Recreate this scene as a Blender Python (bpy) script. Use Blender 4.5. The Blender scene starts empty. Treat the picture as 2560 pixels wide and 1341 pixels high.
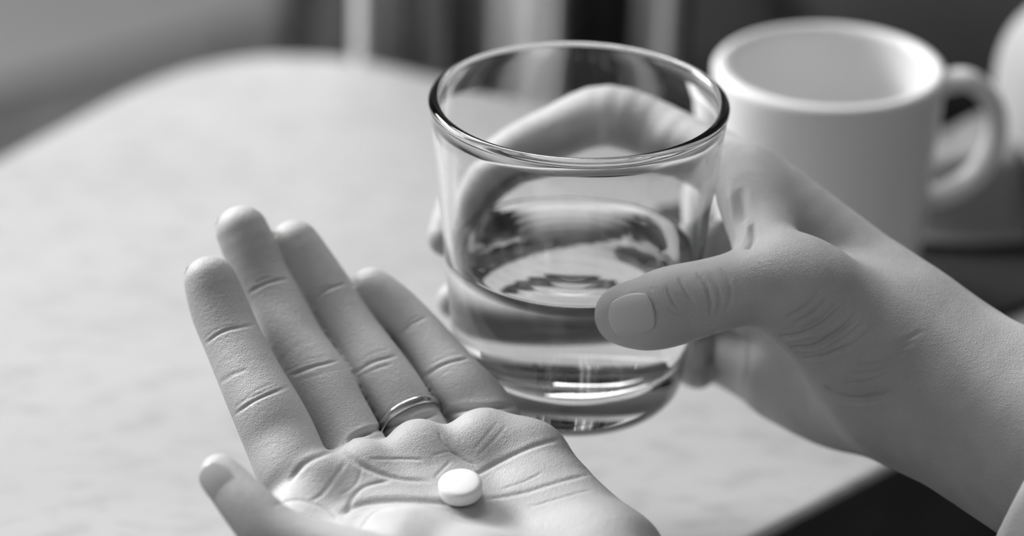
import bpy, bmesh, math, random
import numpy as np
from mathutils import Vector, Matrix
from mathutils.bvhtree import BVHTree
random.seed(3); np.random.seed(3)
SC = bpy.context.scene
COL = SC.collection

# ------------------------------------------------------------------ camera
FPX = 6044.0                      # 85 mm lens on a 36 mm sensor, 2560 px wide
PITCH = math.radians(27.5)
CAM = Vector((0.0, 0.0, 0.42))    # table top is z = 0
FWD = Vector((0, math.cos(PITCH), -math.sin(PITCH)))
RGT = Vector((1, 0, 0))
UPV = RGT.cross(FWD)
cam_d = bpy.data.cameras.new('camera'); cam = bpy.data.objects.new('camera', cam_d); COL.objects.link(cam)
cam_d.lens = 85.0; cam_d.sensor_width = 36.0; cam_d.sensor_fit = 'HORIZONTAL'
cam_d.clip_start = 0.02; cam_d.clip_end = 50
cam.location = CAM
cam.rotation_euler = (math.pi/2 - PITCH, 0, 0)
cam_d.dof.use_dof = True
cam_d.dof.focus_distance = 0.656
cam_d.dof.aperture_fstop = 4.4
SC.camera = cam

def P(px, py, d):
    px, py, d = float(px), float(py), float(d)
    return CAM + d*(FWD + RGT*((px-1280.0)/FPX) - UPV*((py-670.5)/FPX))
def rpx(r, d): return r*d/FPX
def on_plane(px, py, z=0.0):
    v = FWD + RGT*((px-1280.0)/FPX) - UPV*((py-670.5)/FPX)
    return CAM + v*((z-CAM.z)/v.z)

# ------------------------------------------------------------------ light
W = bpy.data.worlds.new('world'); SC.world = W; W.use_nodes = True
bg = W.node_tree.nodes['Background']
bg.inputs['Color'].default_value = (1, 1, 1, 1); bg.inputs['Strength'].default_value = 0.16
def area(name, loc, target, sx, sy, power):
    l = bpy.data.lights.new(name, 'AREA'); l.shape = 'RECTANGLE'; l.size = sx; l.size_y = sy; l.energy = power
    o = bpy.data.objects.new(name, l); COL.objects.link(o); o.location = loc
    o.rotation_euler = (Vector(target)-Vector(loc)).to_track_quat('-Z', 'Y').to_euler()
    return o
area('window_light', (-2.25, 2.4, 1.80), (0, .8, 0.05), 1.4, 1.2, 215)
area('top_fill', (-.4, 2.0, 1.93), (0, 1.0, 0.0), 1.4, 1.0, 56)  # added overhead fill for upward faces; no ceiling lamp is known
SC.view_settings.view_transform = 'Standard'; SC.view_settings.look = 'None'
SC.view_settings.gamma = 1.0; SC.view_settings.exposure = 0.10
SC.view_settings.use_curve_mapping = False
SC.cycles.use_denoising = True
SC.cycles.max_bounces = 12; SC.cycles.transmission_bounces = 11; SC.cycles.glossy_bounces = 4
SC.cycles.use_adaptive_sampling = True; SC.cycles.adaptive_threshold = 0.04
SC.cycles.diffuse_bounces = 3; SC.cycles.caustics_refractive = True; SC.cycles.caustics_reflective = False
SC.cycles.sample_clamp_indirect = 4.0; SC.cycles.blur_glossy = 0.5

# ------------------------------------------------------------------ helpers
def tag(o, label=None, cat=None, group=None, kind=None):
    if label: o['label'] = label
    if cat: o['category'] = cat
    if group: o['group'] = group
    if kind: o['kind'] = kind
    return o
def mat(name, v, rough=0.6, spec=0.5, **kw):
    m = bpy.data.materials.new(name); m.use_nodes = True
    b = m.node_tree.nodes['Principled BSDF']
    b.inputs['Base Color'].default_value = (v, v, v, 1)
    b.inputs['Roughness'].default_value = rough
    b.inputs['Specular IOR Level'].default_value = spec
    for k, val in kw.items(): b.inputs[k].default_value = val
    return m
def nd(m, t, **kw):
    n = m.node_tree.nodes.new(t)
    for k, v in kw.items():
        if k in n.inputs: n.inputs[k].default_value = v
        else: setattr(n, k, v)
    return n
def lk(m, a, b): m.node_tree.links.new(a, b)
def bsdf(m): return m.node_tree.nodes['Principled BSDF']
def coords(m, scale=(1, 1, 1), rot=(0, 0, 0), src='Object'):
    tc = nd(m, 'ShaderNodeTexCoord'); mp = nd(m, 'ShaderNodeMapping')
    mp.inputs['Scale'].default_value = scale; mp.inputs['Rotation'].default_value = rot
    lk(m, tc.outputs[src], mp.inputs['Vector']); return mp.outputs['Vector']
def ramp(m, fac, stops):
    r = nd(m, 'ShaderNodeValToRGB'); e = r.color_ramp.elements
    while len(e) < len(stops): e.new(0.5)
    for k, (p, v) in enumerate(stops): e[k].position = p; e[k].color = (v, v, v, 1)
    lk(m, fac, r.inputs['Fac']); return r.outputs['Color']
def link_mesh(name, verts, faces, material, parent=None, smooth=True):
    me = bpy.data.meshes.new(name); me.from_pydata([tuple(v) for v in verts], [], [tuple(f) for f in faces]); me.update()
    return link_me(name, me, material, parent, smooth)
def link_me(name, me, material, parent=None, smooth=True):
    if material: me.materials.append(material)
    if smooth: me.polygons.foreach_set('use_smooth', [True]*len(me.polygons))
    o = bpy.data.objects.new(name, me); COL.objects.link(o)
    if parent: o.parent = parent; o.matrix_parent_inverse = parent.matrix_basis.inverted()
    return o
def obj(name, bm, material, parent=None, smooth=True):
    me = bpy.data.meshes.new(name); bmesh.ops.recalc_face_normals(bm, faces=bm.faces); bm.to_mesh(me); bm.free()
    return link_me(name, me, material, parent, smooth)
def lathe(profile, n=96, center=(0, 0, 0)):
    """closed profile of (r,z); revolve"""
    bm = bmesh.new(); rings = []
    for r, z in profile:
        if r < 1e-7: rings.append([bm.verts.new((center[0], center[1], center[2]+z))])
        else: rings.append([bm.verts.new((center[0]+r*math.cos(2*math.pi*k/n), center[1]+r*math.sin(2*math.pi*k/n), center[2]+z)) for k in range(n)])
    for a, b in zip(rings, rings[1:]):
        for k in range(n):
            k2 = (k+1) % n
            if len(a) == 1 and len(b) == 1: continue
            if len(a) == 1: bm.faces.new((a[0], b[k], b[k2]))
            elif len(b) == 1: bm.faces.new((a[k], b[0], a[k2]))
            else: bm.faces.new((a[k], b[k], b[k2], a[k2]))
    return bm
def arc(cx, cz, r, a0, a1, n):
    return [(cx+r*math.cos(math.radians(a0+(a1-a0)*k/n)), cz+r*math.sin(math.radians(a0+(a1-a0)*k/n))) for k in range(n+1)]
def tube_bm(pts, radii, n=16, sq=(1, 1), cap=True):
    """sweep an elliptical section along pts"""
    bm = bmesh.new(); rings = []; pts = [Vector(p) for p in pts]
    prev = None
    for i, p in enumerate(pts):
        t = (pts[min(i+1, len(pts)-1)]-pts[max(i-1, 0)]).normalized()
        if prev is None:
            u = t.orthogonal().normalized()
            u = (Vector((0, 0, 1))-t*t.z); u = u.normalized() if u.length > .1 else t.orthogonal().normalized()
        else: u = (prev-t*prev.dot(t)).normalized()
        prev = u; w = t.cross(u); r = radii[i] if hasattr(radii, '__len__') else radii
        rings.append([bm.verts.new(p+u*(r*sq[0]*math.cos(2*math.pi*k/n))+w*(r*sq[1]*math.sin(2*math.pi*k/n))) for k in range(n)])
    for a, b in zip(rings, rings[1:]):
        for k in range(n): bm.faces.new((a[k], a[(k+1) % n], b[(k+1) % n], b[k]))
    if cap: bm.faces.new(rings[0][::-1]); bm.faces.new(rings[-1])
    return bm
def spline(pts, n):
    """Catmull-Rom through rows of any width"""
    A = np.array(pts, float); out = []
    E = np.vstack([2*A[0]-A[1], A, 2*A[-1]-A[-2]])
    for i in range(len(A)-1):
        p0, p1, p2, p3 = E[i:i+4]
        for k in range(n):
            t = k/n
            out.append(.5*(2*p1+(p2-p0)*t+(2*p0-5*p1+4*p2-p3)*t*t+(3*p1-p0-3*p2+p3)*t**3))
    out.append(A[-1]); return np.array(out)

# ------------------------------------------------------------------ implicit bodies
class Field:
    """signed distance grid; smooth unions of tapered capsules"""
    def __init__(s, lo, hi, h):
        s.h = h; s.lo = np.array(lo, float); s.n = np.ceil((np.array(hi)-s.lo)/h).astype(int)+1
        s.ax = [s.lo[k]+h*np.arange(s.n[k]) for k in range(3)]
        s.F = np.full(s.n, 0.02, np.float32)
    def box(s, pts, m):
        lo = np.clip(((pts.min(0)-m-s.lo)/s.h).astype(int), 0, s.n-1); hi = np.clip(((pts.max(0)+m-s.lo)/s.h).astype(int)+2, 1, s.n)
        return tuple(slice(a, b) for a, b in zip(lo, hi))
    def grid(s, sl):
        return np.stack(np.meshgrid(*[s.ax[k][sl[k]].astype(np.float32) for k in range(3)], indexing='ij'), -1)
def cone_d(X, a, b, ra, rb, wdir=None, asp=1.0):
    ab = b-a; L2 = max(float(ab@ab), 1e-12)
    v = X-a.astype(np.float32); t = np.clip((v@ab.astype(np.float32))/np.float32(L2), 0, 1)
    q = v-t[..., None]*ab.astype(np.float32); r = ra+(rb-ra)*t
    if wdir is not None:
        w = wdir/np.linalg.norm(wdir); x = q@w.astype(np.float32)
        d2 = (q*q).sum(-1)-x*x+(x/asp)**2
        return np.sqrt(np.maximum(d2, 0))-r
    return np.sqrt((q*q).sum(-1))-r
def smin(a, b, k):
    if k <= 0: return np.minimum(a, b)
    h = np.clip(.5+.5*(b-a)/k, 0, 1)
    return b+(a-b)*h-k*h*(1-h)
def add(F, field, chain, k, k_in=0.0015, m=0.006, wdir=None, asp=1.0, cut=False):
    """chain rows: x y z r; union it with smooth radius k"""
    C = np.array(chain, float); pts = C[:, :3]
    sl = field.box(pts, C[:, 3].max()*max(asp, 1)+m+k)
    X = field.grid(sl); D = None
    for i in range(max(1, len(C)-1)):
        j = min(i+1, len(C)-1)
        d = cone_d(X, pts[i], pts[j], C[i, 3], C[j, 3], wdir, asp)
        D = d if D is None else smin(D, d, k_in)
    if cut: F[sl] = -smin(-F[sl], D, k)
    else: F[sl] = smin(F[sl], D, k)
def surface_nets(F, lo, h):
    n = np.array(F.shape); inside = F < 0
    cn = tuple(n-1); cnt = np.zeros(cn, np.float32); acc = np.zeros(cn+(3,), np.float32)
    for ax in range(3):
        o = [k for k in range(3) if k != ax]
        for d1 in (0, 1):
            for d2 in (0, 1):
                off = [0, 0, 0]; off[o[0]] = d1; off[o[1]] = d2
                s0 = tuple(slice(off[k], off[k]+cn[k]) for k in range(3))
                off2 = list(off); off2[ax] = 1
                s1 = tuple(slice(off2[k], off2[k]+cn[k]) for k in range(3))
                c = inside[s0] != inside[s1]; idx = np.nonzero(c)
                f0 = F[s0][idx]; f1 = F[s1][idx]; t = f0/(f0-f1)
                p = np.zeros((len(t), 3), np.float32); p[:, ax] = t; p[:, o[0]] = d1; p[:, o[1]] = d2
                acc[idx] += p; cnt[idx] += 1
    act = cnt > 0; ids = -np.ones(cn, np.int64); idx = np.nonzero(act); ids[idx] = np.arange(len(idx[0]))
    V = (np.stack(idx, 1)+acc[idx]/cnt[idx][:, None])*h+lo
    faces = []
    for ax in range(3):
        o = [(ax+1) % 3, (ax+2) % 3]
        s0 = [slice(1, n[k]-1) for k in range(3)]; s1 = list(s0)
        s0[ax] = slice(0, n[ax]-1); s1[ax] = slice(1, n[ax])
        a = inside[tuple(s0)]; b = inside[tuple(s1)]
        for flip in (0, 1):
            c = (a & ~b) if not flip else (~a & b)
            i = np.array(np.nonzero(c)).T
            base = i.copy(); base[:, o[0]] += 1; base[:, o[1]] += 1   # grid vertex index
            def cell(d0, d1):
                q = base.copy(); q[:, o[0]] -= d0; q[:, o[1]] -= d1
                return ids[q[:, 0], q[:, 1], q[:, 2]]
            f = np.stack([cell(1, 1), cell(0, 1), cell(0, 0), cell(1, 0)], 1)
            faces.append(f if not flip else f[:, ::-1])
    return V, np.vstack(faces)
def mesh_np(name, V, Fq):
    me = bpy.data.meshes.new(name)
    me.vertices.add(len(V)); me.vertices.foreach_set('co', V.astype(np.float32).ravel())
    me.loops.add(Fq.size); me.loops.foreach_set('vertex_index', Fq.astype(np.int32).ravel())
    me.polygons.add(len(Fq)); me.polygons.foreach_set('loop_start', np.arange(0, Fq.size, 4, dtype=np.int32))
    me.update(calc_edges=True); me.validate(); return me
def smooth_np(V, Fq, it, lam=.5, mu=-.52):
    E = np.vstack([Fq[:, [0, 1]], Fq[:, [1, 2]], Fq[:, [2, 3]], Fq[:, [3, 0]]])
    E = np.unique(np.sort(E, 1), axis=0); deg = np.bincount(E.ravel(), minlength=len(V))[:, None]
    for k in range(it):
        for f in (lam, mu):
            S = np.stack([np.bincount(E[:, 0], V[E[:, 1], c], len(V))+np.bincount(E[:, 1], V[E[:, 0], c], len(V)) for c in range(3)], 1)
            V = V+f*(S/deg-V)
    return V
def subdivide(V, Q):
    """one Catmull-Clark step on a quad mesh"""
    nv, nf = len(V), len(Q); Fp = V[Q].mean(1)
    E = np.stack([Q, np.roll(Q, -1, 1)], -1).reshape(-1, 2); Es = np.sort(E, 1).astype(np.int64)
    key = Es[:, 0]*nv+Es[:, 1]; u, inv = np.unique(key, return_inverse=True); inv = inv.ravel()
    ev = np.stack([u//nv, u % nv], 1); fid = np.repeat(np.arange(nf), 4)
    cn = np.bincount(inv, minlength=len(u))[:, None]
    Fs = np.stack([np.bincount(inv, Fp[fid, c], len(u)) for c in range(3)], 1)/cn
    mid = V[ev].mean(1); Ep = (mid+Fs)/2
    n = np.bincount(Q.ravel(), minlength=nv)[:, None].astype(float)
    Fv = np.stack([np.bincount(Q.ravel(), np.repeat(Fp[:, c], 4), nv) for c in range(3)], 1)/n
    ne = np.bincount(ev.ravel(), minlength=nv)[:, None]
    R = np.stack([np.bincount(ev.ravel(), np.repeat(mid[:, c], 2), nv) for c in range(3)], 1)/ne
    Vp = (Fv+2*R+(n-3)*V)/n
    ei = inv.reshape(nf, 4)+nv; fi = np.arange(nf)+nv+len(u)
    NQ = np.concatenate([np.stack([Q[:, k], ei[:, k], fi, ei[:, k-1]], 1) for k in range(4)])
    return np.vstack([Vp, Ep, Fp]), NQ
def get_vn(me):
    n = len(me.vertices); V = np.empty(n*3, np.float32); me.vertices.foreach_get('co', V)
    N = np.empty(n*3, np.float32); me.vertex_normals.foreach_get('vector', N)
    return V.reshape(-1, 3).astype(float), N.reshape(-1, 3).astype(float)
def set_v(me, V): me.vertices.foreach_set('co', V.astype(np.float32).ravel()); me.update()
def hit_line(bvh, pix, step=6.0):
    """picture points -> points on the skin, densely sampled"""
    A = spline(pix, 12) if len(pix) > 2 else np.array([np.array(pix[0])*(1-t)+np.array(pix[1])*t for t in np.linspace(0, 1, 13)])
    out = []
    for q in A:
        d = (P(q[0], q[1], 1)-CAM).normalized(); h = bvh.ray_cast(CAM, d)
        if h[0] is not None: out.append(h[0])
    return np.array(out) if out else None
def carve(me, lines):
    """grooves (depth>0) or ridges (depth<0) along skin lines: (pix, width m, depth m)"""
    V, N = get_vn(me)
    idx = np.empty(len(me.loops), np.int32); me.loops.foreach_get('vertex_index', idx)
    bvh = BVHTree.FromPolygons(V.tolist(), idx.reshape(-1, 4).tolist())
    disp = np.zeros(len(V))
    for pix, w, dep in lines:
        L = hit_line(bvh, pix)
        if L is None or len(L) < 2: continue
        lo = L.min(0)-4*w; hi = L.max(0)+4*w
        ii = np.nonzero(((V > lo) & (V < hi)).all(1))[0]
        best = np.full(len(ii), 1e9); tb = np.zeros(len(ii))
        for k in range(len(L)-1):
            a, b = L[k], L[k+1]; ab = b-a; l2 = ab@ab
            if l2 > (0.008)**2 or l2 < 1e-14: continue
            t = np.clip(((V[ii]-a)@ab)/l2, 0, 1); d = np.linalg.norm(V[ii]-a-t[:, None]*ab, axis=1)
            m = d < best; best[m] = d[m]; tb[m] = ((k+t)/(len(L)-1))[m]
        fade = np.clip(np.minimum(tb, 1-tb)*6, 0, 1)**.7 if dep > 0 else np.clip(np.minimum(tb, 1-tb)*3, 0, 1)
        g = np.exp(-(best/w)**2)-(.10*np.exp(-((best-2*w)/w)**2) if dep > 0 else 0)
        disp[ii] -= dep*g*fade
    set_v(me, V+N*disp[:, None])
    return bvh

# ------------------------------------------------------------------ materials
def skin_mat(name, v, scale=1.0):
    m = mat(name, v, .52, .38)
    b = bsdf(m); b.inputs['Subsurface Weight'].default_value = .12; b.inputs['Subsurface Radius'].default_value = (1, 1, 1); b.inputs['Subsurface Scale'].default_value = .004
    c = coords(m)
    n = nd(m, 'ShaderNodeTexNoise', Scale=60.0, Detail=4.0); lk(m, c, n.inputs['Vector'])
    lk(m, ramp(m, n.outputs['Fac'], [(.3, v*.88), (.7, v*1.12)]), b.inputs['Base Color'])
    vo = nd(m, 'ShaderNodeTexVoronoi', Scale=1500.0*scale); vo.feature = 'DISTANCE_TO_EDGE'; lk(m, c, vo.inputs['Vector'])
    n2 = nd(m, 'ShaderNodeTexNoise', Scale=900.0*scale, Detail=3.0); lk(m, c, n2.inputs['Vector'])
    mx = nd(m, 'ShaderNodeMath', operation='ADD'); lk(m, vo.outputs['Distance'], mx.inputs[0]); lk(m, n2.outputs['Fac'], mx.inputs[1])
    bp = nd(m, 'ShaderNodeBump', Strength=.34, Distance=.0004); lk(m, mx.outputs[0], bp.inputs['Height']); lk(m, bp.outputs['Normal'], b.inputs['Normal'])
    return m
M = {}
M['skin'] = skin_mat('skin', .50)
M['nail'] = mat('nail', .56, .28, .5)
M['glass'] = mat('glass', 1, 0, .5, **{'Transmission Weight': 1.0, 'IOR': 1.46})
M['water'] = mat('water', 1, 0, .5, **{'Transmission Weight': 1.0, 'IOR': 1.33})
M['steel'] = mat('ring_metal', .62, .16, .5, Metallic=1.0)
M['pill'] = mat('pill', .88, .5, .4)
M['ceramic'] = mat('ceramic', .84, .38, .4)
def table_mat():
    m = mat('pale_table', .70, .6, .25); b = bsdf(m)
    c = coords(m, (5, 14, 5), (0, 0, math.radians(-28)))
    n = nd(m, 'ShaderNodeTexNoise', Scale=1.0, Detail=3.0); lk(m, c, n.inputs['Vector'])
    c2 = coords(m, (60, 150, 60), (0, 0, math.radians(-60)))
    n2 = nd(m, 'ShaderNodeTexNoise', Scale=1.0, Detail=2.0); lk(m, c2, n2.inputs['Vector'])
    r1 = ramp(m, n.outputs['Fac'], [(.25, .385), (.7, .455)]); r2 = ramp(m, n2.outputs['Fac'], [(.32, .72), (.5, 1.0)])
    mx = nd(m, 'ShaderNodeMixRGB', blend_type='MULTIPLY'); mx.inputs['Fac'].default_value = .55
    lk(m, r1, mx.inputs['Color1']); lk(m, r2, mx.inputs['Color2']); lk(m, mx.outputs['Color'], b.inputs['Base Color'])
    return m
M['table'] = table_mat()
def wood(name, v, s=(3, 40, 40)):
    m = mat(name, v, .55, .3); c = coords(m, s)
    n = nd(m, 'ShaderNodeTexNoise', Scale=1.0, Detail=4.0); lk(m, c, n.inputs['Vector'])
    lk(m, ramp(m, n.outputs['Fac'], [(.3, v*.75), (.7, v*1.25)]), bsdf(m).inputs['Base Color']); return m
def cloth(name, v, s=900):
    m = mat(name, v, .9, .1); c = coords(m)
    n = nd(m, 'ShaderNodeTexNoise', Scale=s, Detail=2.0); lk(m, c, n.inputs['Vector'])
    bp = nd(m, 'ShaderNodeBump', Strength=.3, Distance=.0006); lk(m, n.outputs['Fac'], bp.inputs['Height']); lk(m, bp.outputs['Normal'], bsdf(m).inputs['Normal']); return m
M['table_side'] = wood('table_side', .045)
M['floor'] = wood('floor_wood', .07)
M['bench'] = wood('bench_wood', .15)
M['bench2'] = wood('bench_panel', .30)
M['rug'] = cloth('rug_pile', .15, 300)
M['leg'] = wood('stool_wood', .04)
M['dark'] = cloth('dark_fabric', .035)
M['pale'] = cloth('pale_fabric', .62)
M['grey'] = cloth('grey_fabric', .32)
M['mat'] = cloth('placemat', .03)
M['wall'] = mat('wall_paint', .32, .9, .1); M['white_wall'] = mat('white_wall_paint', .50, .9, .1)

# ------------------------------------------------------------------ room
def box_bm(lo, hi, bm=None):
    bm = bm or bmesh.new()
    v = [bm.verts.new((x, y, z)) for x in (lo[0], hi[0]) for y in (lo[1], hi[1]) for z in (lo[2], hi[2])]
    for f in ((0, 1, 3, 2), (4, 6, 7, 5), (0, 4, 5, 1), (2, 3, 7, 6), (0, 2, 6, 4), (1, 5, 7, 3)): bm.faces.new([v[i] for i in f])
    return bm
FZ = -0.73
fl = tag(obj('floor', box_bm((-3, -1.2, FZ-.05), (3, 4.5, FZ-.012)), M['floor'], smooth=False), kind='structure')
pm = None
for i in range(24):
    for j in range(3):
        if pm is None:
            bm = box_bm((-.118, -.96, FZ-.012), (.118, .96, FZ)); bmesh.ops.bevel(bm, geom=bm.edges[:], offset=.003, segments=1, affect='EDGES')
            o = obj('floorboard', bm, M['floor'], fl, smooth=False); pm = o.data
        else:
            o = bpy.data.objects.new('floorboard', pm); COL.objects.link(o); o.parent = fl
        o.location = (-2.87+.24*i, -.9+1.93*j+(.6 if i % 2 else 0), random.uniform(-.001, .001))
for nm, lo_, hi_ in (('wall_back', (-3, 4.5, FZ), (3, 4.6, 2.05)), ('wall_left', (-3.1, -1.2, FZ), (-3, 4.5, 2.05)), ('wall_right', (3, -1.2, FZ), (3.1, 4.5, 2.05)),
                    ('wall_front', (-3, -1.3, FZ), (3, -1.2, 2.05)), ('ceiling', (-3, -1.2, 2.0), (3, 4.5, 2.1))):
    tag(obj(nm, box_bm(lo_, hi_), M['white_wall' if nm in ('wall_left', 'wall_back', 'ceiling') else 'wall'], smooth=False), kind='structure')

# ------------------------------------------------------------------ table
def round_poly(pts, rad, n=14):
    out = []
    for i, p in enumerate(pts):
        a = (pts[i-1]-p).normalized(); b = (pts[(i+1) % len(pts)]-p).normalized(); r = rad[i]
        s = p+a*r; e = p+b*r
        for k in range(n+1):
            t = k/n; out.append(s*(1-t)**2+p*2*t*(1-t)+e*t*t)
    return out
corners = [on_plane(-900, 868), on_plane(610, 66), on_plane(3100, 700), on_plane(1600, 1504), on_plane(1150, 2050)]
outline = round_poly(corners, [.05, .10, .05, .03, .05])
tb = bpy.data.objects.new('table', None); COL.objects.link(tb); tb.location = (.05, .95, FZ)
tag(tb, 'pale dining table with a rounded far corner, under the glass and mug', 'table')
def slab(outline, z0, z1, bev):
    bm = bmesh.new(); f = bm.faces.new([bm.verts.new((p.x, p.y, z1)) for p in outline])
    r = bmesh.ops.extrude_face_region(bm, geom=[f]); bmesh.ops.translate(bm, verts=[g for g in r['geom'] if isinstance(g, bmesh.types.BMVert)], vec=(0, 0, z0-z1))
    es = [e for e in bm.edges if abs(e.verts[0].co.z-z1) < 1e-6 and abs(e.verts[1].co.z-z1) < 1e-6]
    bmesh.ops.bevel(bm, geom=es, offset=bev, segments=4, affect='EDGES', profile=.5); return bm
tt = obj('tabletop', slab(outline, -.024, 0, .004), M['table'], tb, smooth=False)
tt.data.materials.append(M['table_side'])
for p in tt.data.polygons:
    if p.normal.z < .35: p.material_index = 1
cen = sum(corners, Vector())/len(corners)
apr = [cen+(p-cen)*.86 for p in outline]
obj('apron', slab(apr, -.10, -.026, .002), M['table_side'], tb, smooth=False)
for p in corners:
    q = cen+(p-cen)*.80
    obj('leg', tube_bm([(q.x, q.y, -.03), (q.x, q.y, -.4), (q.x, q.y, FZ)], [.028, .024, .018], 20), M['table_side'], tb)

# ------------------------------------------------------------------ glass
RIM = P(1448, 243, .685); RR = .0424; RB = .0342; GH = .0955
GB = RIM-Vector((0, 0, GH))
GT = Matrix.Translation((0, 0, GH)) @ Matrix.Rotation(math.radians(1.3), 4, 'Y') @ Matrix.Translation((0, 0, -GH))
prof = [(0, .0016), (.018, .0012), (RB-.009, .0004)]
prof += arc(RB-.0085, .0085, .0085, -90, -8, 10)
prof += [(RB+(RR-RB)*t, .0085+(GH-.0085-.003)*t) for t in (.06, .15, .3, .5, .7, .9, .97)]
prof += arc(RR-.00120, GH-.0016, .0016, -45, 180, 18)
wall = .0019
def r_in(z): return RB+(RR-RB)*(z-.0085)/(GH-.0115)-wall-.0002-.0016*max(0, 1-(z-.02)/.03)-.0006*max(0, 1-(GH-z)/.014)**2
prof += [(r_in(z), z) for z in np.linspace(GH-.0042, .024, 14)]
ri = r_in(.024)
prof += [(ri-.0125+.0125*math.cos(math.radians(a)), .024-.0135*math.sin(math.radians(a))) for a in (12, 25, 38, 50, 62, 74, 86)]
prof += [(.012, .0103), (0, .0100)]
gl = obj('drinking_glass', lathe(prof, 256), M['glass']); gl.matrix_world = Matrix.Translation(GB) @ GT
tag(gl, 'clear straight-sided drinking glass held by the hand, half full of water', 'glass')
WZ = .0475
wp = [(0, .00995), (.012, .01025)]
wp += [(ri-.0125+.0126*math.cos(math.radians(a)), .024-.0136*math.sin(math.radians(a))) for a in (86, 74, 62, 50, 38, 25, 12)]
wp += [(r_in(z)+.00008, z) for z in np.linspace(.024, WZ, 8)]
rw = r_in(WZ)
wp += [(rw-.0002, WZ+.0006), (rw-.0006, WZ+.0001), (rw-.0014, WZ-.0004), (rw-.0026, WZ-.0007)]
NR = 26
wp += [((rw-.004)*(1-k/NR), WZ-.0008+.00009*math.sin(k*1.75)*math.exp(-k/14)) for k in range(0, NR)] + [(0, WZ-.0008)]
wt = obj('water', lathe(wp, 256), M['water']); wt.matrix_world = Matrix.Translation(GB) @ GT
tag(wt, 'clear water filling the lower half of the drinking glass', 'water')
def glass_r(z): return RB+(RR-RB)*min(max((z-.0085)/(GH-.0115), 0), 1)
def clear(px, py, d, rp, back, gap=.0004):
    """move a finger point along its sight line until it just touches the glass"""
    for _ in range(400):
        p = P(px, py, d); r = rpx(rp, d); z = p.z-GB.z
        if z > GH+r: break
        if math.hypot(p.x-GB.x, p.y-GB.y) >= glass_r(z)+r+gap: break
        d += .0003 if back else -.0003
    return d
def chain(rows, n=5, back=None):
    R = []
    for px, py, d, rp in rows:
        if back is not None: d = clear(px, py, d, rp, back)
        R.append((px, py, d, rp))
    S = spline(R, n) if len(R) > 2 else np.array(R)
    out = []
    for px, py, d, rp in S:
        if back is not None: d = clear(px, py, d, rp, back, .0002)
        p = P(px, py, d); out.append((p.x, p.y, p.z, rpx(rp, d)))
    return np.array(out)

# ------------------------------------------------------------------ left hand, palm up
VOX = .0008
TH = math.radians(9)
PN = Vector((.04, -math.sin(TH), math.cos(TH))).normalized()
P0 = P(1152, 1238, .638)
def palm(px, py, lift=0.0):
    v = (P(px, py, 1)-CAM); return CAM+v*((P0+PN*lift-CAM).dot(PN)/v.dot(PN))
def pdepth(px, py): return (palm(px, py)-CAM).dot(FWD)
base = [(738, 1180), (872, 1105), (1012, 1052), (1195, 1018)]
Bw = [palm(*b) for b in base]
vv = (Bw[3]-Bw[0]).normalized(); uu = PN.cross(vv)
if uu.y < 0: uu = -uu
Wr = (Bw[1]+Bw[2])/2-uu*.100+vv*.004
fingers = [
    # px, py, extra depth over the base crease, radius px
    [(738, 1190, .0, 92), (706, 1110, .006, 90), (676, 1045, .009, 87), (634, 962, .015, 80), (585, 858, .022, 73), (551, 778, .026, 72), (526, 706, .028, 66)],
    [(895, 1150, .003, 82), (870, 1090, .007, 80), (838, 1030, .011, 79), (803, 958, .016, 77), (742, 862, .023, 72), (697, 768, .029, 71), (655, 690, .032, 69), (606, 580, .034, 66)],
    [(1050, 1100, .003, 78), (1018, 1040, .007, 76), (985, 985, .010, 75), (943, 924, .014, 73), (900, 862, .019, 70), (852, 790, .024, 70), (793, 702, .028, 69), (737, 614, .030, 64)],
    [(1225, 1075, .003, 86), (1195, 1025, .006, 83), (1155, 975, .008, 77), (1103, 908, .013, 68), (1043, 835, .018, 63), (978, 770, .021, 62), (928, 724, .022, 55)],
]
deps = [pdepth(*b)+.0085 for b in base]
allp = [P(*q) for q in ((430, 480, .70), (1750, 1800, .60), (430, 1300, .55), (1700, 1000, .66))]
lo = np.array([min(P(380, 1600, .72).x, Wr.x-.06), P(600, 1600, .55).y-.02, P(1000, 1600, .60).z-.06])
hi = np.array([max(P(1800, 1100, .64).x, Wr.x+.06), P(600, 520, .72).y+.01, P(600, 500, .71).z+.02])
lo[1] = max(lo[1], Wr.y-.035)
fd = Field(lo, hi, VOX)
PF = np.full(fd.n, .02, np.float32)
V3 = lambda p: np.array(p, float)
rmc = [.0135, .0132, .0125, .0120]
for i in range(4):
    m = Bw[i]-uu*(.016)+vv*(-.001 if i == 0 else .002 if i == 3 else 0); r = rmc[i]
    w = Wr+vv*((i-1.5)*.013)
    mid = (m+w)/2
    rows = [(*(m-PN*(r+.0008)), r), (*(mid-PN*(.0155)), .0135), (*(w-PN*.0165), .0150)]
    add(PF, fd, rows, .010, .006)
# pads at the finger bases, heel of the hand, thenar
for px, py, r, sink in ((792, 1170, .0090, .0064), (905, 1128, .0085, .0066), (1050, 1084, .0095, .0072), (1215, 1064, .011, .0080), (1330, 1084, .011, .0096)):
    c = palm(px, py)-PN*sink; add(PF, fd, [(*c, r)], .006)
add(PF, fd, [(*(palm(1400, 1180)-PN*.0125), .012), (*(palm(1530, 1330)-PN*.0115), .0145), (*(Wr+vv*.018+uu*.012-PN*.013), .0165)], .010, .004)
add(PF, fd, [(*(palm(900, 1345)-PN*.0075), .0110), (*(palm(1020, 1370)-PN*.0060), .0140), (*(palm(1180, 1440)-PN*.0070), .0160), (*(Wr-vv*.014+uu*.02-PN*.012), .0165)], .007, .004)
# web between thumb and forefinger
add(PF, fd, [(*(palm(745, 1235)-PN*.010), .0085), (*(palm(740, 1330)-PN*.012), .0095)], .009)
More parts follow.
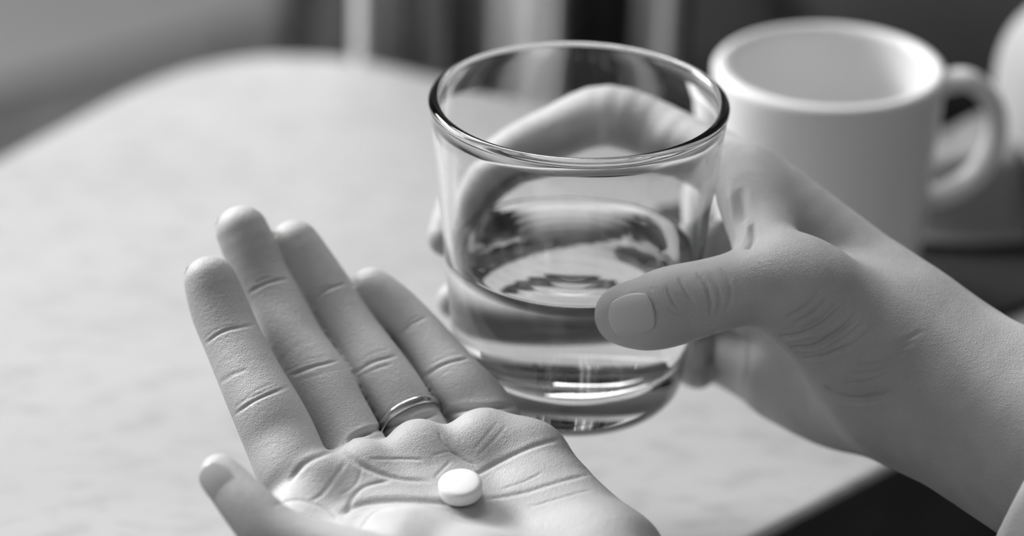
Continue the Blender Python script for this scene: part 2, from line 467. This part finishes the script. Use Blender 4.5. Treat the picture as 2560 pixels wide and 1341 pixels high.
# thumb
thumb = chain([(548, 1182, .618, 47), (580, 1222, .616, 56), (625, 1274, .613, 64), (690, 1340, .610, 74), (790, 1390, .608, 88), (930, 1440, .606, 107)], 4)
add(PF, fd, thumb, .006, .0008)
FF = np.full(fd.n, .02, np.float32)
for i, rows in enumerate(fingers):
    G = np.full(fd.n, .02, np.float32)
    add(G, fd, chain([(a, b, deps[i]+c, r) for a, b, c, r in rows], 4), .0, .0006)
    FF = smin(FF, G, .0010)
LF = smin(PF, FF, .0024)
V, Q = surface_nets(LF, fd.lo, VOX)
V = smooth_np(V, Q, 6); V, Q = subdivide(V, Q); me = mesh_np('hand', V, Q)
L = []
def cr(pts, w=.0006, d=.0005): L.append((pts, w*.8, d*.5))
# finger joint creases
rj = random.Random(11)
def joint(pts, d=.0005, n=3, off=13):
    cr(pts, .00062, d)
    a = np.array(pts, float); t = a[-1]-a[0]; t /= np.linalg.norm(t); nrm = np.array([-t[1], t[0]])
    for k in range(n):
        o = nrm*rj.uniform(-off, off)+t*rj.uniform(-10, 10); u0, u1 = rj.uniform(.0, .35), rj.uniform(.6, 1)
        sp = spline(a, 8); i0, i1 = int(u0*(len(sp)-1)), int(u1*(len(sp)-1)); q = sp[i0:i1+1]+o
        cr([tuple(q[0]), tuple(q[len(q)//2]), tuple(q[-1])], .0005, rj.uniform(.00010, .00022))
joint([(510, 862), (560, 828), (640, 812)], .0005); joint([(585, 1038), (640, 1000), (722, 966)], .0007, 5, 22); joint([(545, 962), (590, 935), (620, 922)], .0003, 1)
joint([(620, 735), (665, 710), (722, 698)], .0004); joint([(722, 940), (780, 918), (846, 902)], .0007, 5, 24)
joint([(780, 752), (820, 725), (868, 708)], .0004); joint([(878, 938), (930, 908), (992, 889)], .0007, 5, 22)
joint([(994, 842), (1030, 812), (1070, 791)], .0004); joint([(1058, 945), (1110, 912), (1172, 896)], .0007, 5, 22)
cr([(840, 1125), (880, 1095), (950, 1068)], .0010, .0010)
# finger base folds
cr([(722, 1208), (762, 1160), (815, 1134), (860, 1122)], .0010, .0010)
cr([(850, 1118), (890, 1092), (945, 1072)], .0010, .0022)
cr([(940, 1078), (1000, 1056), (1100, 1034)], .0010, .0022)
cr([(1105, 1036), (1180, 1020), (1290, 1016)], .0010, .0022)
# palm lines
cr([(860, 1125), (905, 1165), (985, 1195), (1080, 1205)], .0010, .0010)           # head line
cr([(920, 1148), (1000, 1148), (1060, 1150)], .0006, .0005)
cr([(1090, 1200), (1180, 1190), (1250, 1155), (1330, 1118), (1400, 1098)], .0009, .0009)   # heart line
cr([(1095, 1080), (1110, 1110), (1150, 1145), (1190, 1165)], .0006, .0006)
cr([(1130, 1150), (1100, 1180), (1085, 1198)], .0005, .0005); cr([(1080, 1140), (1120, 1130), (1150, 1140)], .0005, .0004)
cr([(868, 1150), (810, 1230), (775, 1255)], .0007, .0005); cr([(905, 1160), (890, 1210), (848, 1240)], .0006, .0003)
cr([(840, 1292), (900, 1262), (1000, 1252), (1110, 1257), (1190, 1262)], .0016, .0018)     # life line, deep fold of the thenar
cr([(855, 1300), (900, 1225), (980, 1200)], .0008, .0007); cr([(880, 1298), (925, 1285)], .0006, .0005); cr([(900, 1325), (930, 1285), (960, 1272)], .0008, .0007)
cr([(1210, 1250), (1300, 1235), (1400, 1205), (1500, 1180)], .0009, .0007); cr([(1250, 1225), (1310, 1205), (1360, 1180)], .0006, .0004)
cr([(1180, 1130), (1215, 1090), (1245, 1055)], .0005, .0002); cr([(1195, 1140), (1235, 1100), (1270, 1060)], .0005, .0002)
cr([(1320, 1270), (1420, 1240), (1480, 1225)], .0006, .0004); cr([(680, 1266), (745, 1252), (820, 1275), (845, 1300)], .0009, .0005)
lbvh = carve(me, L)
print('left hand verts', len(me.vertices))
hand = link_me('hand', me, M['skin'])
tag(hand, 'open left hand held palm up, wearing a ring, with a tablet on the palm', 'hand')

def nail(parent, c, axis, normal, wid, length, rad, label=None):
    """curved nail plate with thickness; axis points to the free edge"""
    c = Vector(c); ax = Vector(axis).normalized(); nn = Vector(normal); nn = (nn-ax*nn.dot(ax)).normalized(); sd = ax.cross(nn)
    nu, nv = 18, 18; verts = []; faces = []
    for layer in (0, 1):
        for i in range(nu+1):
            for j in range(nv+1):
                u = 2*i/nu-1; v = 2*j/nv-1
                x, y = u*math.sqrt(1-.42*v*v), v*math.sqrt(1-.42*u*u)   # rounded square
                ang = x*wid/2/rad
                q = c+sd*(rad*math.sin(ang))+nn*(rad*(math.cos(ang)-1)-.10*length*(y*y*.5)-layer*.0007)+ax*(y*length/2)
                verts.append(q)
    S = (nu+1)*(nv+1)
    for i in range(nu):
        for j in range(nv):
            a = i*(nv+1)+j; f = (a, a+nv+1, a+nv+2, a+1); faces += [f, tuple(S+k for k in f[::-1])]
    rim = [i*(nv+1) for i in range(nu+1)]+[nu*(nv+1)+j for j in range(1, nv+1)]+[i*(nv+1)+nv for i in range(nu-1, -1, -1)]+[j for j in range(nv-1, 0, -1)]
    for a, b in zip(rim, rim[1:]+rim[:1]): faces.append((a, b, S+b, S+a))
    bm = bmesh.new(); vs = [bm.verts.new(v) for v in verts]
    for f in faces: bm.faces.new([vs[k] for k in f])
    return obj('fingernail', bm, M['nail'], parent)
def cam_dir(x, y, z): return RGT*x-UPV*y+FWD*z     # picture right, picture down, away
def skin_at(bvh, px, py, sp=10):
    N = Vector(); Cc = None
    for dx, dy in ((0, 0), (sp, 0), (-sp, 0), (0, sp), (0, -sp)):
        h = bvh.ray_cast(CAM, (P(px+dx, py+dy, 1)-CAM).normalized())
        if h[0] is None: continue
        N += h[1]
        if Cc is None: Cc = h[0]
    return Cc, N.normalized()
tax = (Vector(thumb[1][:3])-Vector(thumb[7][:3])).normalized()
nc, nn = skin_at(lbvh, 540, 1212, 8)
nail(hand, nc+nn*.0003, tax, nn, .0100, .0125, .0062)
for k, rows in enumerate(fingers[:2]):
    cc = chain([(a, b, deps[k]+c, r) for a, b, c, r in rows[-3:]], 4)
    ax = (Vector(cc[-1][:3])-Vector(cc[-5][:3])).normalized(); nn = cam_dir(-.72, -.1, .68).normalized()
    nail(hand, Vector(cc[-1][:3])+nn*(cc[-1][3]-.0001)-ax*.0024, ax, nn, .0100, .0125, .0074)

# ring on the ring finger
rc = chain([(a, b, deps[2]+c, r) for a, b, c, r in fingers[2][:4]], 8)
ri_ = rc[7]; axr = (Vector(rc[11][:3])-Vector(rc[3][:3])).normalized()
bm = bmesh.new(); rr = ri_[3]+.0003
prof_r = [(rr+.0009*math.cos(a)+.0002, .0014*math.sin(a)) for a in np.linspace(0, 2*math.pi, 15)[:-1]]
rings = [[bm.verts.new((r*math.cos(t), r*math.sin(t), z)) for r, z in prof_r] for t in np.linspace(0, 2*math.pi, 97)[:-1]]
for i in range(96):
    for k in range(14): bm.faces.new((rings[i][k], rings[(i+1) % 96][k], rings[(i+1) % 96][(k+1) % 14], rings[i][(k+1) % 14]))
rg = obj('ring', bm, M['steel']); rg.matrix_world = Matrix.Translation(Vector(ri_[:3])) @ axr.to_track_quat('Z', 'Y').to_matrix().to_4x4()
tag(rg, 'thin plain metal ring on the ring finger of the open hand', 'ring')

# pill
h = lbvh.ray_cast(CAM, (P(1152, 1236, 1)-CAM).normalized()); hp = h[0]
pr, pt = .00575, .0046
pp = [(0, 0), (pr-.0009, .0)]+[(pr-.0006, .0003), (pr, .0008), (pr, pt-.0009)]+[(pr-.0003, pt-.0006)]+[((pr-.0005)*math.cos(math.radians(a)), pt-.0005+.0006*math.sin(math.radians(a))) for a in (0, 12, 25, 40, 55, 70, 80, 90)]
pl = obj('tablet', lathe(pp, 96), M['pill'])
pl.matrix_world = Matrix.Translation(hp+PN*.0001) @ Matrix.Rotation(math.radians(-2), 4, 'Y') @ Vector((0, -math.sin(TH), math.cos(TH))).to_track_quat('Z', 'Y').to_matrix().to_4x4()
tag(pl, 'round white tablet lying on the palm of the open hand', 'pill')

# ------------------------------------------------------------------ right hand, round the glass
lo = P(1000, 1500, .68); hi = P(2700, 150, .70)
lo = np.array([P(1030, 600, .72).x, .50, P(2300, 1500, .68).z-.005]); hi = np.array([P(2860, 600, .66).x, .76, P(1500, 120, .76).z])
fd = Field(lo, hi, VOX)
PF = np.full(fd.n, .02, np.float32)
for rows, k in (
    ([(1876, 446, .700, 80), (2060, 600, .695, 92), (2240, 770, .688, 120)], .010),
    ([(1905, 605, .722, 82), (2090, 740, .712, 100), (2270, 860, .692, 130)], .010),
    ([(1925, 775, .732, 82), (2100, 860, .720, 105), (2290, 930, .695, 130)], .010),
    ([(1945, 958, .728, 84), (2110, 1010, .712, 108), (2290, 1010, .692, 130)], .010),
    ([(2220, 890, .682, 190), (2330, 955, .680, 210), (2600, 1105, .668, 238), (2900, 1275, .650, 262)], .014),
): add(PF, fd, chain(rows, 4), k, .004)
# muscle between thumb and forefinger
add(PF, fd, chain([(1868, 492, .692, 70), (1905, 575, .684, 74), (1935, 660, .672, 80), (2040, 730, .668, 100)], 4), .008, .003)
thumb = [(1562, 788, .652, 76), (1620, 784, .650, 90), (1682, 765, .649, 97), (1770, 742, .647, 91), (1852, 722, .645, 91), (1930, 716, .645, 100), (1990, 728, .646, 112)]
tc = []
for px, py, d, rp in thumb:
    d0 = .72
    for _ in range(600):
        p = P(px, py, d0); z = p.z-GB.z
        if math.hypot(p.x-GB.x, p.y-GB.y) >= glass_r(z)+rpx(rp, d0)-.0012: 
            pass
        d0 -= .0003
        if d0 < .60: break
    tc.append((px, py, d, rp))
d_t = clear(1600, 784, .70, 84, False, -.0010)
print('thumb depth', d_t)
tc = [(px, py, d-.649+d_t, rp) for px, py, d, rp in thumb]
TF = np.full(fd.n, .02, np.float32)
tch = chain(tc, 4); add(TF, fd, tch, 0, .001)
then = chain([(1985, 728, d_t-.002, 108), (2100, 815, d_t+.006, 138), (2225, 890, d_t+.014, 158), (2360, 960, d_t+.02, 190)], 4)
add(TF, fd, then, .006, .003)
RF = smin(PF, TF, .0085)
rfing = [
    [(1876, 446, .700, 78), (1700, 350, .722, 74), (1525, 288, .738, 76), (1390, 330, .742, 68), (1255, 400, .735, 64), (1160, 500, .722, 57), (1116, 594, .706, 48)],
    [(1905, 605, .722, 80), (1760, 640, .745, 76), (1610, 675, .756, 70), (1440, 710, .754, 64), (1290, 738, .742, 60), (1195, 762, .726, 54), (1138, 752, .708, 46)],
    [(1925, 775, .732, 80), (1800, 762, .752, 76), (1700, 784, .762, 70), (1664, 836, .756, 62), (1690, 880, .744, 56), (1735, 905, .732, 50)],
    [(1945, 958, .728, 82), (1840, 905, .746, 74), (1762, 884, .756, 64), (1728, 906, .750, 54), (1745, 925, .740, 48)],
]
FF = np.full(fd.n, .02, np.float32)
for rows in rfing:
    G = np.full(fd.n, .02, np.float32)
    add(G, fd, chain(rows, 4, back=True), 0, .0008); FF = smin(FF, G, .0010)
RF = smin(RF, FF, .004)
V, Q = surface_nets(RF, fd.lo, VOX); V = smooth_np(V, Q, 6); V, Q = subdivide(V, Q); me = mesh_np('hand', V, Q)
L = []
def cr(pts, w=.0006, d=.0005): L.append((pts, w*.9, d*.85))
# thumb joint wrinkles
cr([(1695, 690), (1712, 725), (1738, 765)], .0006, .0004); cr([(1736, 680), (1765, 715), (1776, 755), (1776, 790)], .0006, .0006)
cr([(1765, 680), (1790, 710), (1800, 745), (1795, 785)], .0006, .0003); cr([(1800, 672), (1822, 705), (1826, 745), (1812, 785)], .0006, .0003)
cr([(1665, 715), (1680, 750), (1700, 780)], .0005, .0004); cr([(1668, 770), (1700, 790)], .0004, .0003)
# folds of the thumb ball
cr([(1948, 843), (2000, 838), (2055, 812), (2110, 765)], .0008, .0011); cr([(1975, 870), (2030, 868), (2095, 835), (2150, 785)], .0008, .0011)
cr([(2010, 898), (2060, 892), (2120, 865)], .0007, .0006); cr([(2060, 965), (2100, 995), (2160, 1000), (2230, 985)], .0012, .0012)
for k in range(7):
    cr([(1960+22*k, 828+14*k-30), (2010+22*k, 800+14*k-30), (2050+24*k, 758+13*k-30)], .0006, .0005)
for k in range(5):
    cr([(2100+18*k, 960-22*k), (2170+18*k, 955-24*k), (2230+20*k, 930-26*k)], .0007, .0003)
# web folds
L.append(([(1822, 455), (1833, 520), (1838, 600)], .0014, -.0012)); L.append(([(1868, 545), (1866, 590), (1850, 625)], .0013, -.0009))
cr([(1850, 470), (1858, 520), (1858, 560)], .0014, .0008)
cr([(1882, 560), (1882, 600), (1868, 625)], .0009, .0010)

# finger base lines on the palm
cr([(1785, 830), (1776, 900), (1768, 965)], .0012, .0024); cr([(1872, 830), (1868, 900), (1866, 960)], .0009, .0010)
rbvh = carve(me, L)
print('right hand verts', len(me.vertices))
rh = link_me('hand', me, M['skin'])
tag(rh, 'right hand and forearm reaching in from the right, gripping the drinking glass', 'hand')
nc, nn = skin_at(rbvh, 1577, 790, 26)
e0, _ = skin_at(rbvh, 1530, 800, 2); e1, _ = skin_at(rbvh, 1632, 776, 2)
nn = (nn*.6+cam_dir(0, .05, -1)*.4).normalized()
nail(rh, nc+nn*.0006, e0-e1, nn, .0130, .0136, .0092)

# sleeve
def sleeve():
    ax = (P(3050, 1560, .62)-P(2655, 1240, .655)).normalized(); c = P(2716, 1262, .655)
    u = ax.orthogonal().normalized(); w = ax.cross(u); n = 72; bm = bmesh.new(); rings = []
    prof_s = [(.0005, .0345), (-.0008, .0355), (0, .0366), (.003, .0372), (.018, .0372), (.0185, .0366), (.02, .0372), (.06, .040), (.12, .045), (.12, .043), (.06, .038), (.02, .0355), (.004, .0345)]
    for t, r in prof_s:
        rings.append([bm.verts.new(c+ax*t+(u*math.cos(a)+w*math.sin(a))*(r+.0012*math.sin(3*a+40*t)+.0008*math.sin(7*a))) for a in np.linspace(0, 2*math.pi, n+1)[:-1]])
    m = len(rings)
    for i in range(m):
        a, b = rings[i], rings[(i+1) % m]
        for k in range(n): bm.faces.new((a[k], a[(k+1) % n], b[(k+1) % n], b[k]))
    return bm
obj('sleeve', sleeve(), M['pale'], rh)

# ------------------------------------------------------------------ mug and the things round it
mt = P(2074, 160, .84); mug_h = mt.z-.004; mr = .0402
def mz(z): return mr-.0055*(1-z/mug_h)**1.3
mp = [(0, .003), (.024, .003), (.025, .0005), (mz(0)-.005, 0)]+arc(mz(0)-.005, .005, .005, -80, -10, 5)
mp += [(mz(z), z) for z in np.linspace(.012, mug_h-.010, 8)]+arc(mr-.0028, mug_h-.0028, .0030, 0, 180, 12)
mp += [(mz(z)-.0058, z) for z in np.linspace(mug_h-.010, .018, 8)]+[(.024, .009), (.018, .006), (0, .006)]
MC = Vector((mt.x, mt.y, .004))
mug = obj('mug', lathe(mp, 128, MC), M['ceramic'])
tag(mug, 'pale ceramic mug with a round handle, out of focus behind the hand', 'mug')
hd = spline([(mz(.07)-.002, mug_h*.88), (mr+.010, mug_h*.90), (mr+.020, mug_h*.80), (mr+.0225, mug_h*.65), (mr+.017, mug_h*.50), (mr+.006, mug_h*.42), (mz(.03)-.002, mug_h*.41)], 6)
ha = math.radians(8)
obj('handle', tube_bm([MC+Vector((r*math.cos(ha), r*math.sin(ha), z)) for r, z in hd], .0050, 20, (.75, 1.15)), M['ceramic'], mug)
# dark placemat under the mug
pc = [on_plane(1650, 560), on_plane(2250, 470), on_plane(2900, 640), on_plane(2350, 860)]
tag(obj('placemat', slab(round_poly(pc, [.01]*4, 6), .0002, .0035, .0008), M['mat'], smooth=False), 'dark woven placemat under the pale mug on the table', 'placemat')

# ------------------------------------------------------------------ beyond the table
def drape(name, x0, x1, ybase, ztop, zbot, fold, nf, lean, material, label, cat, thick=.0015, seed=1):
    """hanging cloth with deep soft folds, given as a wavy sheet with thickness"""
    rnd = random.Random(seed); nx, nz = nf*16, 26
    ph = [rnd.uniform(-.5, .5) for _ in range(nf+2)]; am = [rnd.uniform(.55, 1.2) for _ in range(nf+2)]
    bm = bmesh.new(); g = []
    for j in range(nz+1):
        z = zbot+(ztop-zbot)*j/nz; t = 1-j/nz; row = []
        for i in range(nx+1):
            u = i/nx*nf; k = int(min(u, nf-1)); f = u-k; a = am[k]*(1-f)+am[k+1]*f; p = ph[k]*(1-f)+ph[k+1]*f
            row.append(bm.verts.new((x0+(x1-x0)*i/nx-lean*t+fold*.35*math.sin(2*math.pi*(u+p)*2)*.3, ybase+fold*a*math.sin(2*math.pi*(u+.3*p))+.006*math.sin(5*t+u), z)))
        g.append(row)
    for j in range(nz):
        for i in range(nx): bm.faces.new((g[j][i], g[j][i+1], g[j+1][i+1], g[j+1][i]))
    o = obj(name, bm, material)
    md = o.modifiers.new('thick', 'SOLIDIFY'); md.thickness = thick; md.offset = 0
    return tag(o, label, cat)
def fold_stripe_mat():
    m = mat('fold_shade_linen', .6, .9, .1); b = bsdf(m); tc = nd(m, 'ShaderNodeTexCoord'); sp = nd(m, 'ShaderNodeSeparateXYZ'); lk(m, tc.outputs['Generated'], sp.inputs[0])
    stops = [(0, .97), (.11, .97), (.14, .50), (.19, .62), (.23, .3), (.28, .55), (.33, .2), (.38, .25), (.43, .6), (.48, .9), (.51, .97), (.58, .97), (.61, .12), (.77, .09), (.80, .65), (.87, .7), (.90, .10), (1, .08)]  # stripe tones paint in the light and dark of the folds
    col = ramp(m, sp.outputs['X'], stops); lk(m, col, b.inputs['Base Color'])
    tr = nd(m, 'ShaderNodeBsdfTranslucent'); lk(m, col, tr.inputs['Color']); ms = nd(m, 'ShaderNodeMixShader'); ms.inputs['Fac'].default_value = .6
    out = m.node_tree.nodes['Material Output']; lk(m, b.outputs[0], ms.inputs[1]); lk(m, tr.outputs[0], ms.inputs[2]); lk(m, ms.outputs[0], out.inputs['Surface']); return m
M['fold_stripe'] = fold_stripe_mat()
q0 = on_plane(850, 135); q1 = on_plane(1750, 330)
yb = max(q0.y, q1.y)+.02
k0 = (P(850, 60, 1)-CAM); k1 = (P(1760, 60, 1)-CAM); s0 = (yb-CAM.y)/k0.y; s1 = (yb-CAM.y)/k1.y
drape('hanging_cloth', CAM.x+k0.x*s0+.022, CAM.x+k1.x*s1+.01, yb, .42, -.45, .008, 12, .035, M['fold_stripe'], 'cloth hanging behind the table, light and dark of its folds painted as stripes, behind the drinking glass', 'cloth')

def board(lo_, hi_, material, name, parent, bev=.006):
    bm = box_bm(lo_, hi_); bmesh.ops.bevel(bm, geom=bm.edges[:], offset=bev, segments=2, affect='EDGES'); return obj(name, bm, material, parent, smooth=False)
# grey rug on the floor at the upper left
rz = FZ+.008
r0 = on_plane(-250, 290, rz); r1 = on_plane(760, 10, rz); rd = (r1-r0).normalized(); rn = Vector((-rd.y, rd.x, 0))
rp = [r0-rd*.4, r1+rd*.5, r1+rd*.5+rn*1.4, r0-rd*.4+rn*1.4]
tag(obj('rug', slab(round_poly(rp, [.03]*4, 5), FZ+.0015, rz, .003), M['rug'], smooth=False), 'grey rug on the floor beyond the far left edge of the table', 'rug')
# dark stool: one leg shows between the table and the striped cloth
gz = on_plane(712, 40, -.30)
st = bpy.data.objects.new('stool', None); COL.objects.link(st); st.location = (gz.x+.12, gz.y+.12, FZ); bpy.context.view_layer.update()
tag(st, 'dark wooden stool with slim legs standing behind the far corner of the table', 'stool')
obj('seat', lathe([(0, .70), (.13, .70), (.14, .71), (.14, .735), (.13, .745), (0, .74)], 48, (gz.x+.12, gz.y+.12, FZ)), M['leg'], st)
for sx_ in (0, .24):
    for sy_ in (0, .24): obj('leg', tube_bm([(gz.x+sx_, gz.y+sy_, FZ+.001), (gz.x+sx_, gz.y+sy_, FZ+.35), (gz.x+sx_+(.03 if sx_ == 0 else -.03), gz.y+sy_+(.03 if sy_ == 0 else -.03), FZ+.70)], [.009, .011, .014], 16), M['leg'], st)

def cushion(name, c, size, rotz, material, parent=None, p=3.2, n=40):
    """soft block"""
    bm = bmesh.new(); bmesh.ops.create_cube(bm, size=2); bmesh.ops.subdivide_edges(bm, edges=bm.edges[:], cuts=15, use_grid_fill=True)
    R = Matrix.Rotation(rotz, 3, 'Z')
    for v in bm.verts:
        d = v.co.copy(); l = (abs(d.x)**p+abs(d.y)**p+abs(d.z)**p)**(1/p); d = d/l
        d.z *= 1+.05*math.sin(5*d.x+2*d.y)
        v.co = R @ Vector((d.x*size[0]/2, d.y*size[1]/2, d.z*size[2]/2))+Vector(c)
    return obj(name, bm, material, parent)
so = bpy.data.objects.new('sofa', None); COL.objects.link(so); sc0 = on_plane(2150, 40, -.35); so.location = (sc0.x, sc0.y+.2, FZ)
tag(so, 'dark upholstered seat beyond the table behind the pale mug', 'sofa'); bpy.context.view_layer.update()
sx = on_plane(1990, 40, -.35).x
cushion('seat_cushion', (sx-.215, sc0.y+.22, -.41), (.42, .75, .16), 0, M['dark'], so, 7)
cushion('seat_cushion', (sx+.36, sc0.y+.22, -.41), (.70, .75, .16), 0, M['dark'], so, 7)
board((sx-.43, sc0.y-.13, -.66), (sx+.74, sc0.y+.6, -.48), M['dark'], 'base', so, .02)
for x in (-.40, .64):
    for y in (-.08, .5): board((sx+x, sc0.y+y, FZ), (sx+x+.05, sc0.y+y+.05, -.665), M['floor'], 'leg', so, .004)
# crumpled grey cloth and pale cushion at the right
def crumple(name, px0, px1, py0, py1, hgt, material, seed):
    from mathutils import noise
    n = 70; bm = bmesh.new(); g = []
    a = on_plane(px0, py1); b = on_plane(px1, py1); c = on_plane(px1, py0); d = on_plane(px0, py0)
    for j in range(n+1):
        row = []
        for i in range(n+1):
            u, v = i/n, j/n; p = (a*(1-u)+b*u)*(1-v)+(d*(1-u)+c*u)*v
            wv = noise.noise(Vector((p.x*16+seed, p.y*16, 0))); p = p+Vector((.008*noise.noise(Vector((p.y*20, seed, 1))), .008*noise.noise(Vector((p.x*20, seed, 2))), 0))
            e = min(1, 5*min(u, 1-u))*min(1, 5*min(v, 1-v)); e = e*e*(3-2*e)
            r_ = abs(noise.noise(Vector((p.x*26+seed, p.y*12+p.x*9, 3))))
            row.append(bm.verts.new((p.x, p.y, .0048+hgt*e*(.55+.6*wv+.5*r_)+.001*(1-e))))
        g.append(row)
    for j in range(n):
        for i in range(n): bm.faces.new((g[j][i], g[j][i+1], g[j+1][i+1], g[j+1][i]))
    o = obj(name, bm, material); md = o.modifiers.new('thick', 'SOLIDIFY'); md.thickness = .0012; md.offset = 1; return o
tag(crumple('napkin', 2250, 2580, 380, 640, .030, M['grey'], 4), 'crumpled grey cloth lying behind the mug handle near the table edge', 'cloth')
pq = on_plane(2745, 330, .03)
tag(cushion('cushion', (pq.x, pq.y, .0465), (.080, .08, .085), .3, M['pale'], None, 2.4), 'pale soft cushion at the right edge of the picture beside the mug handle', 'cushion')
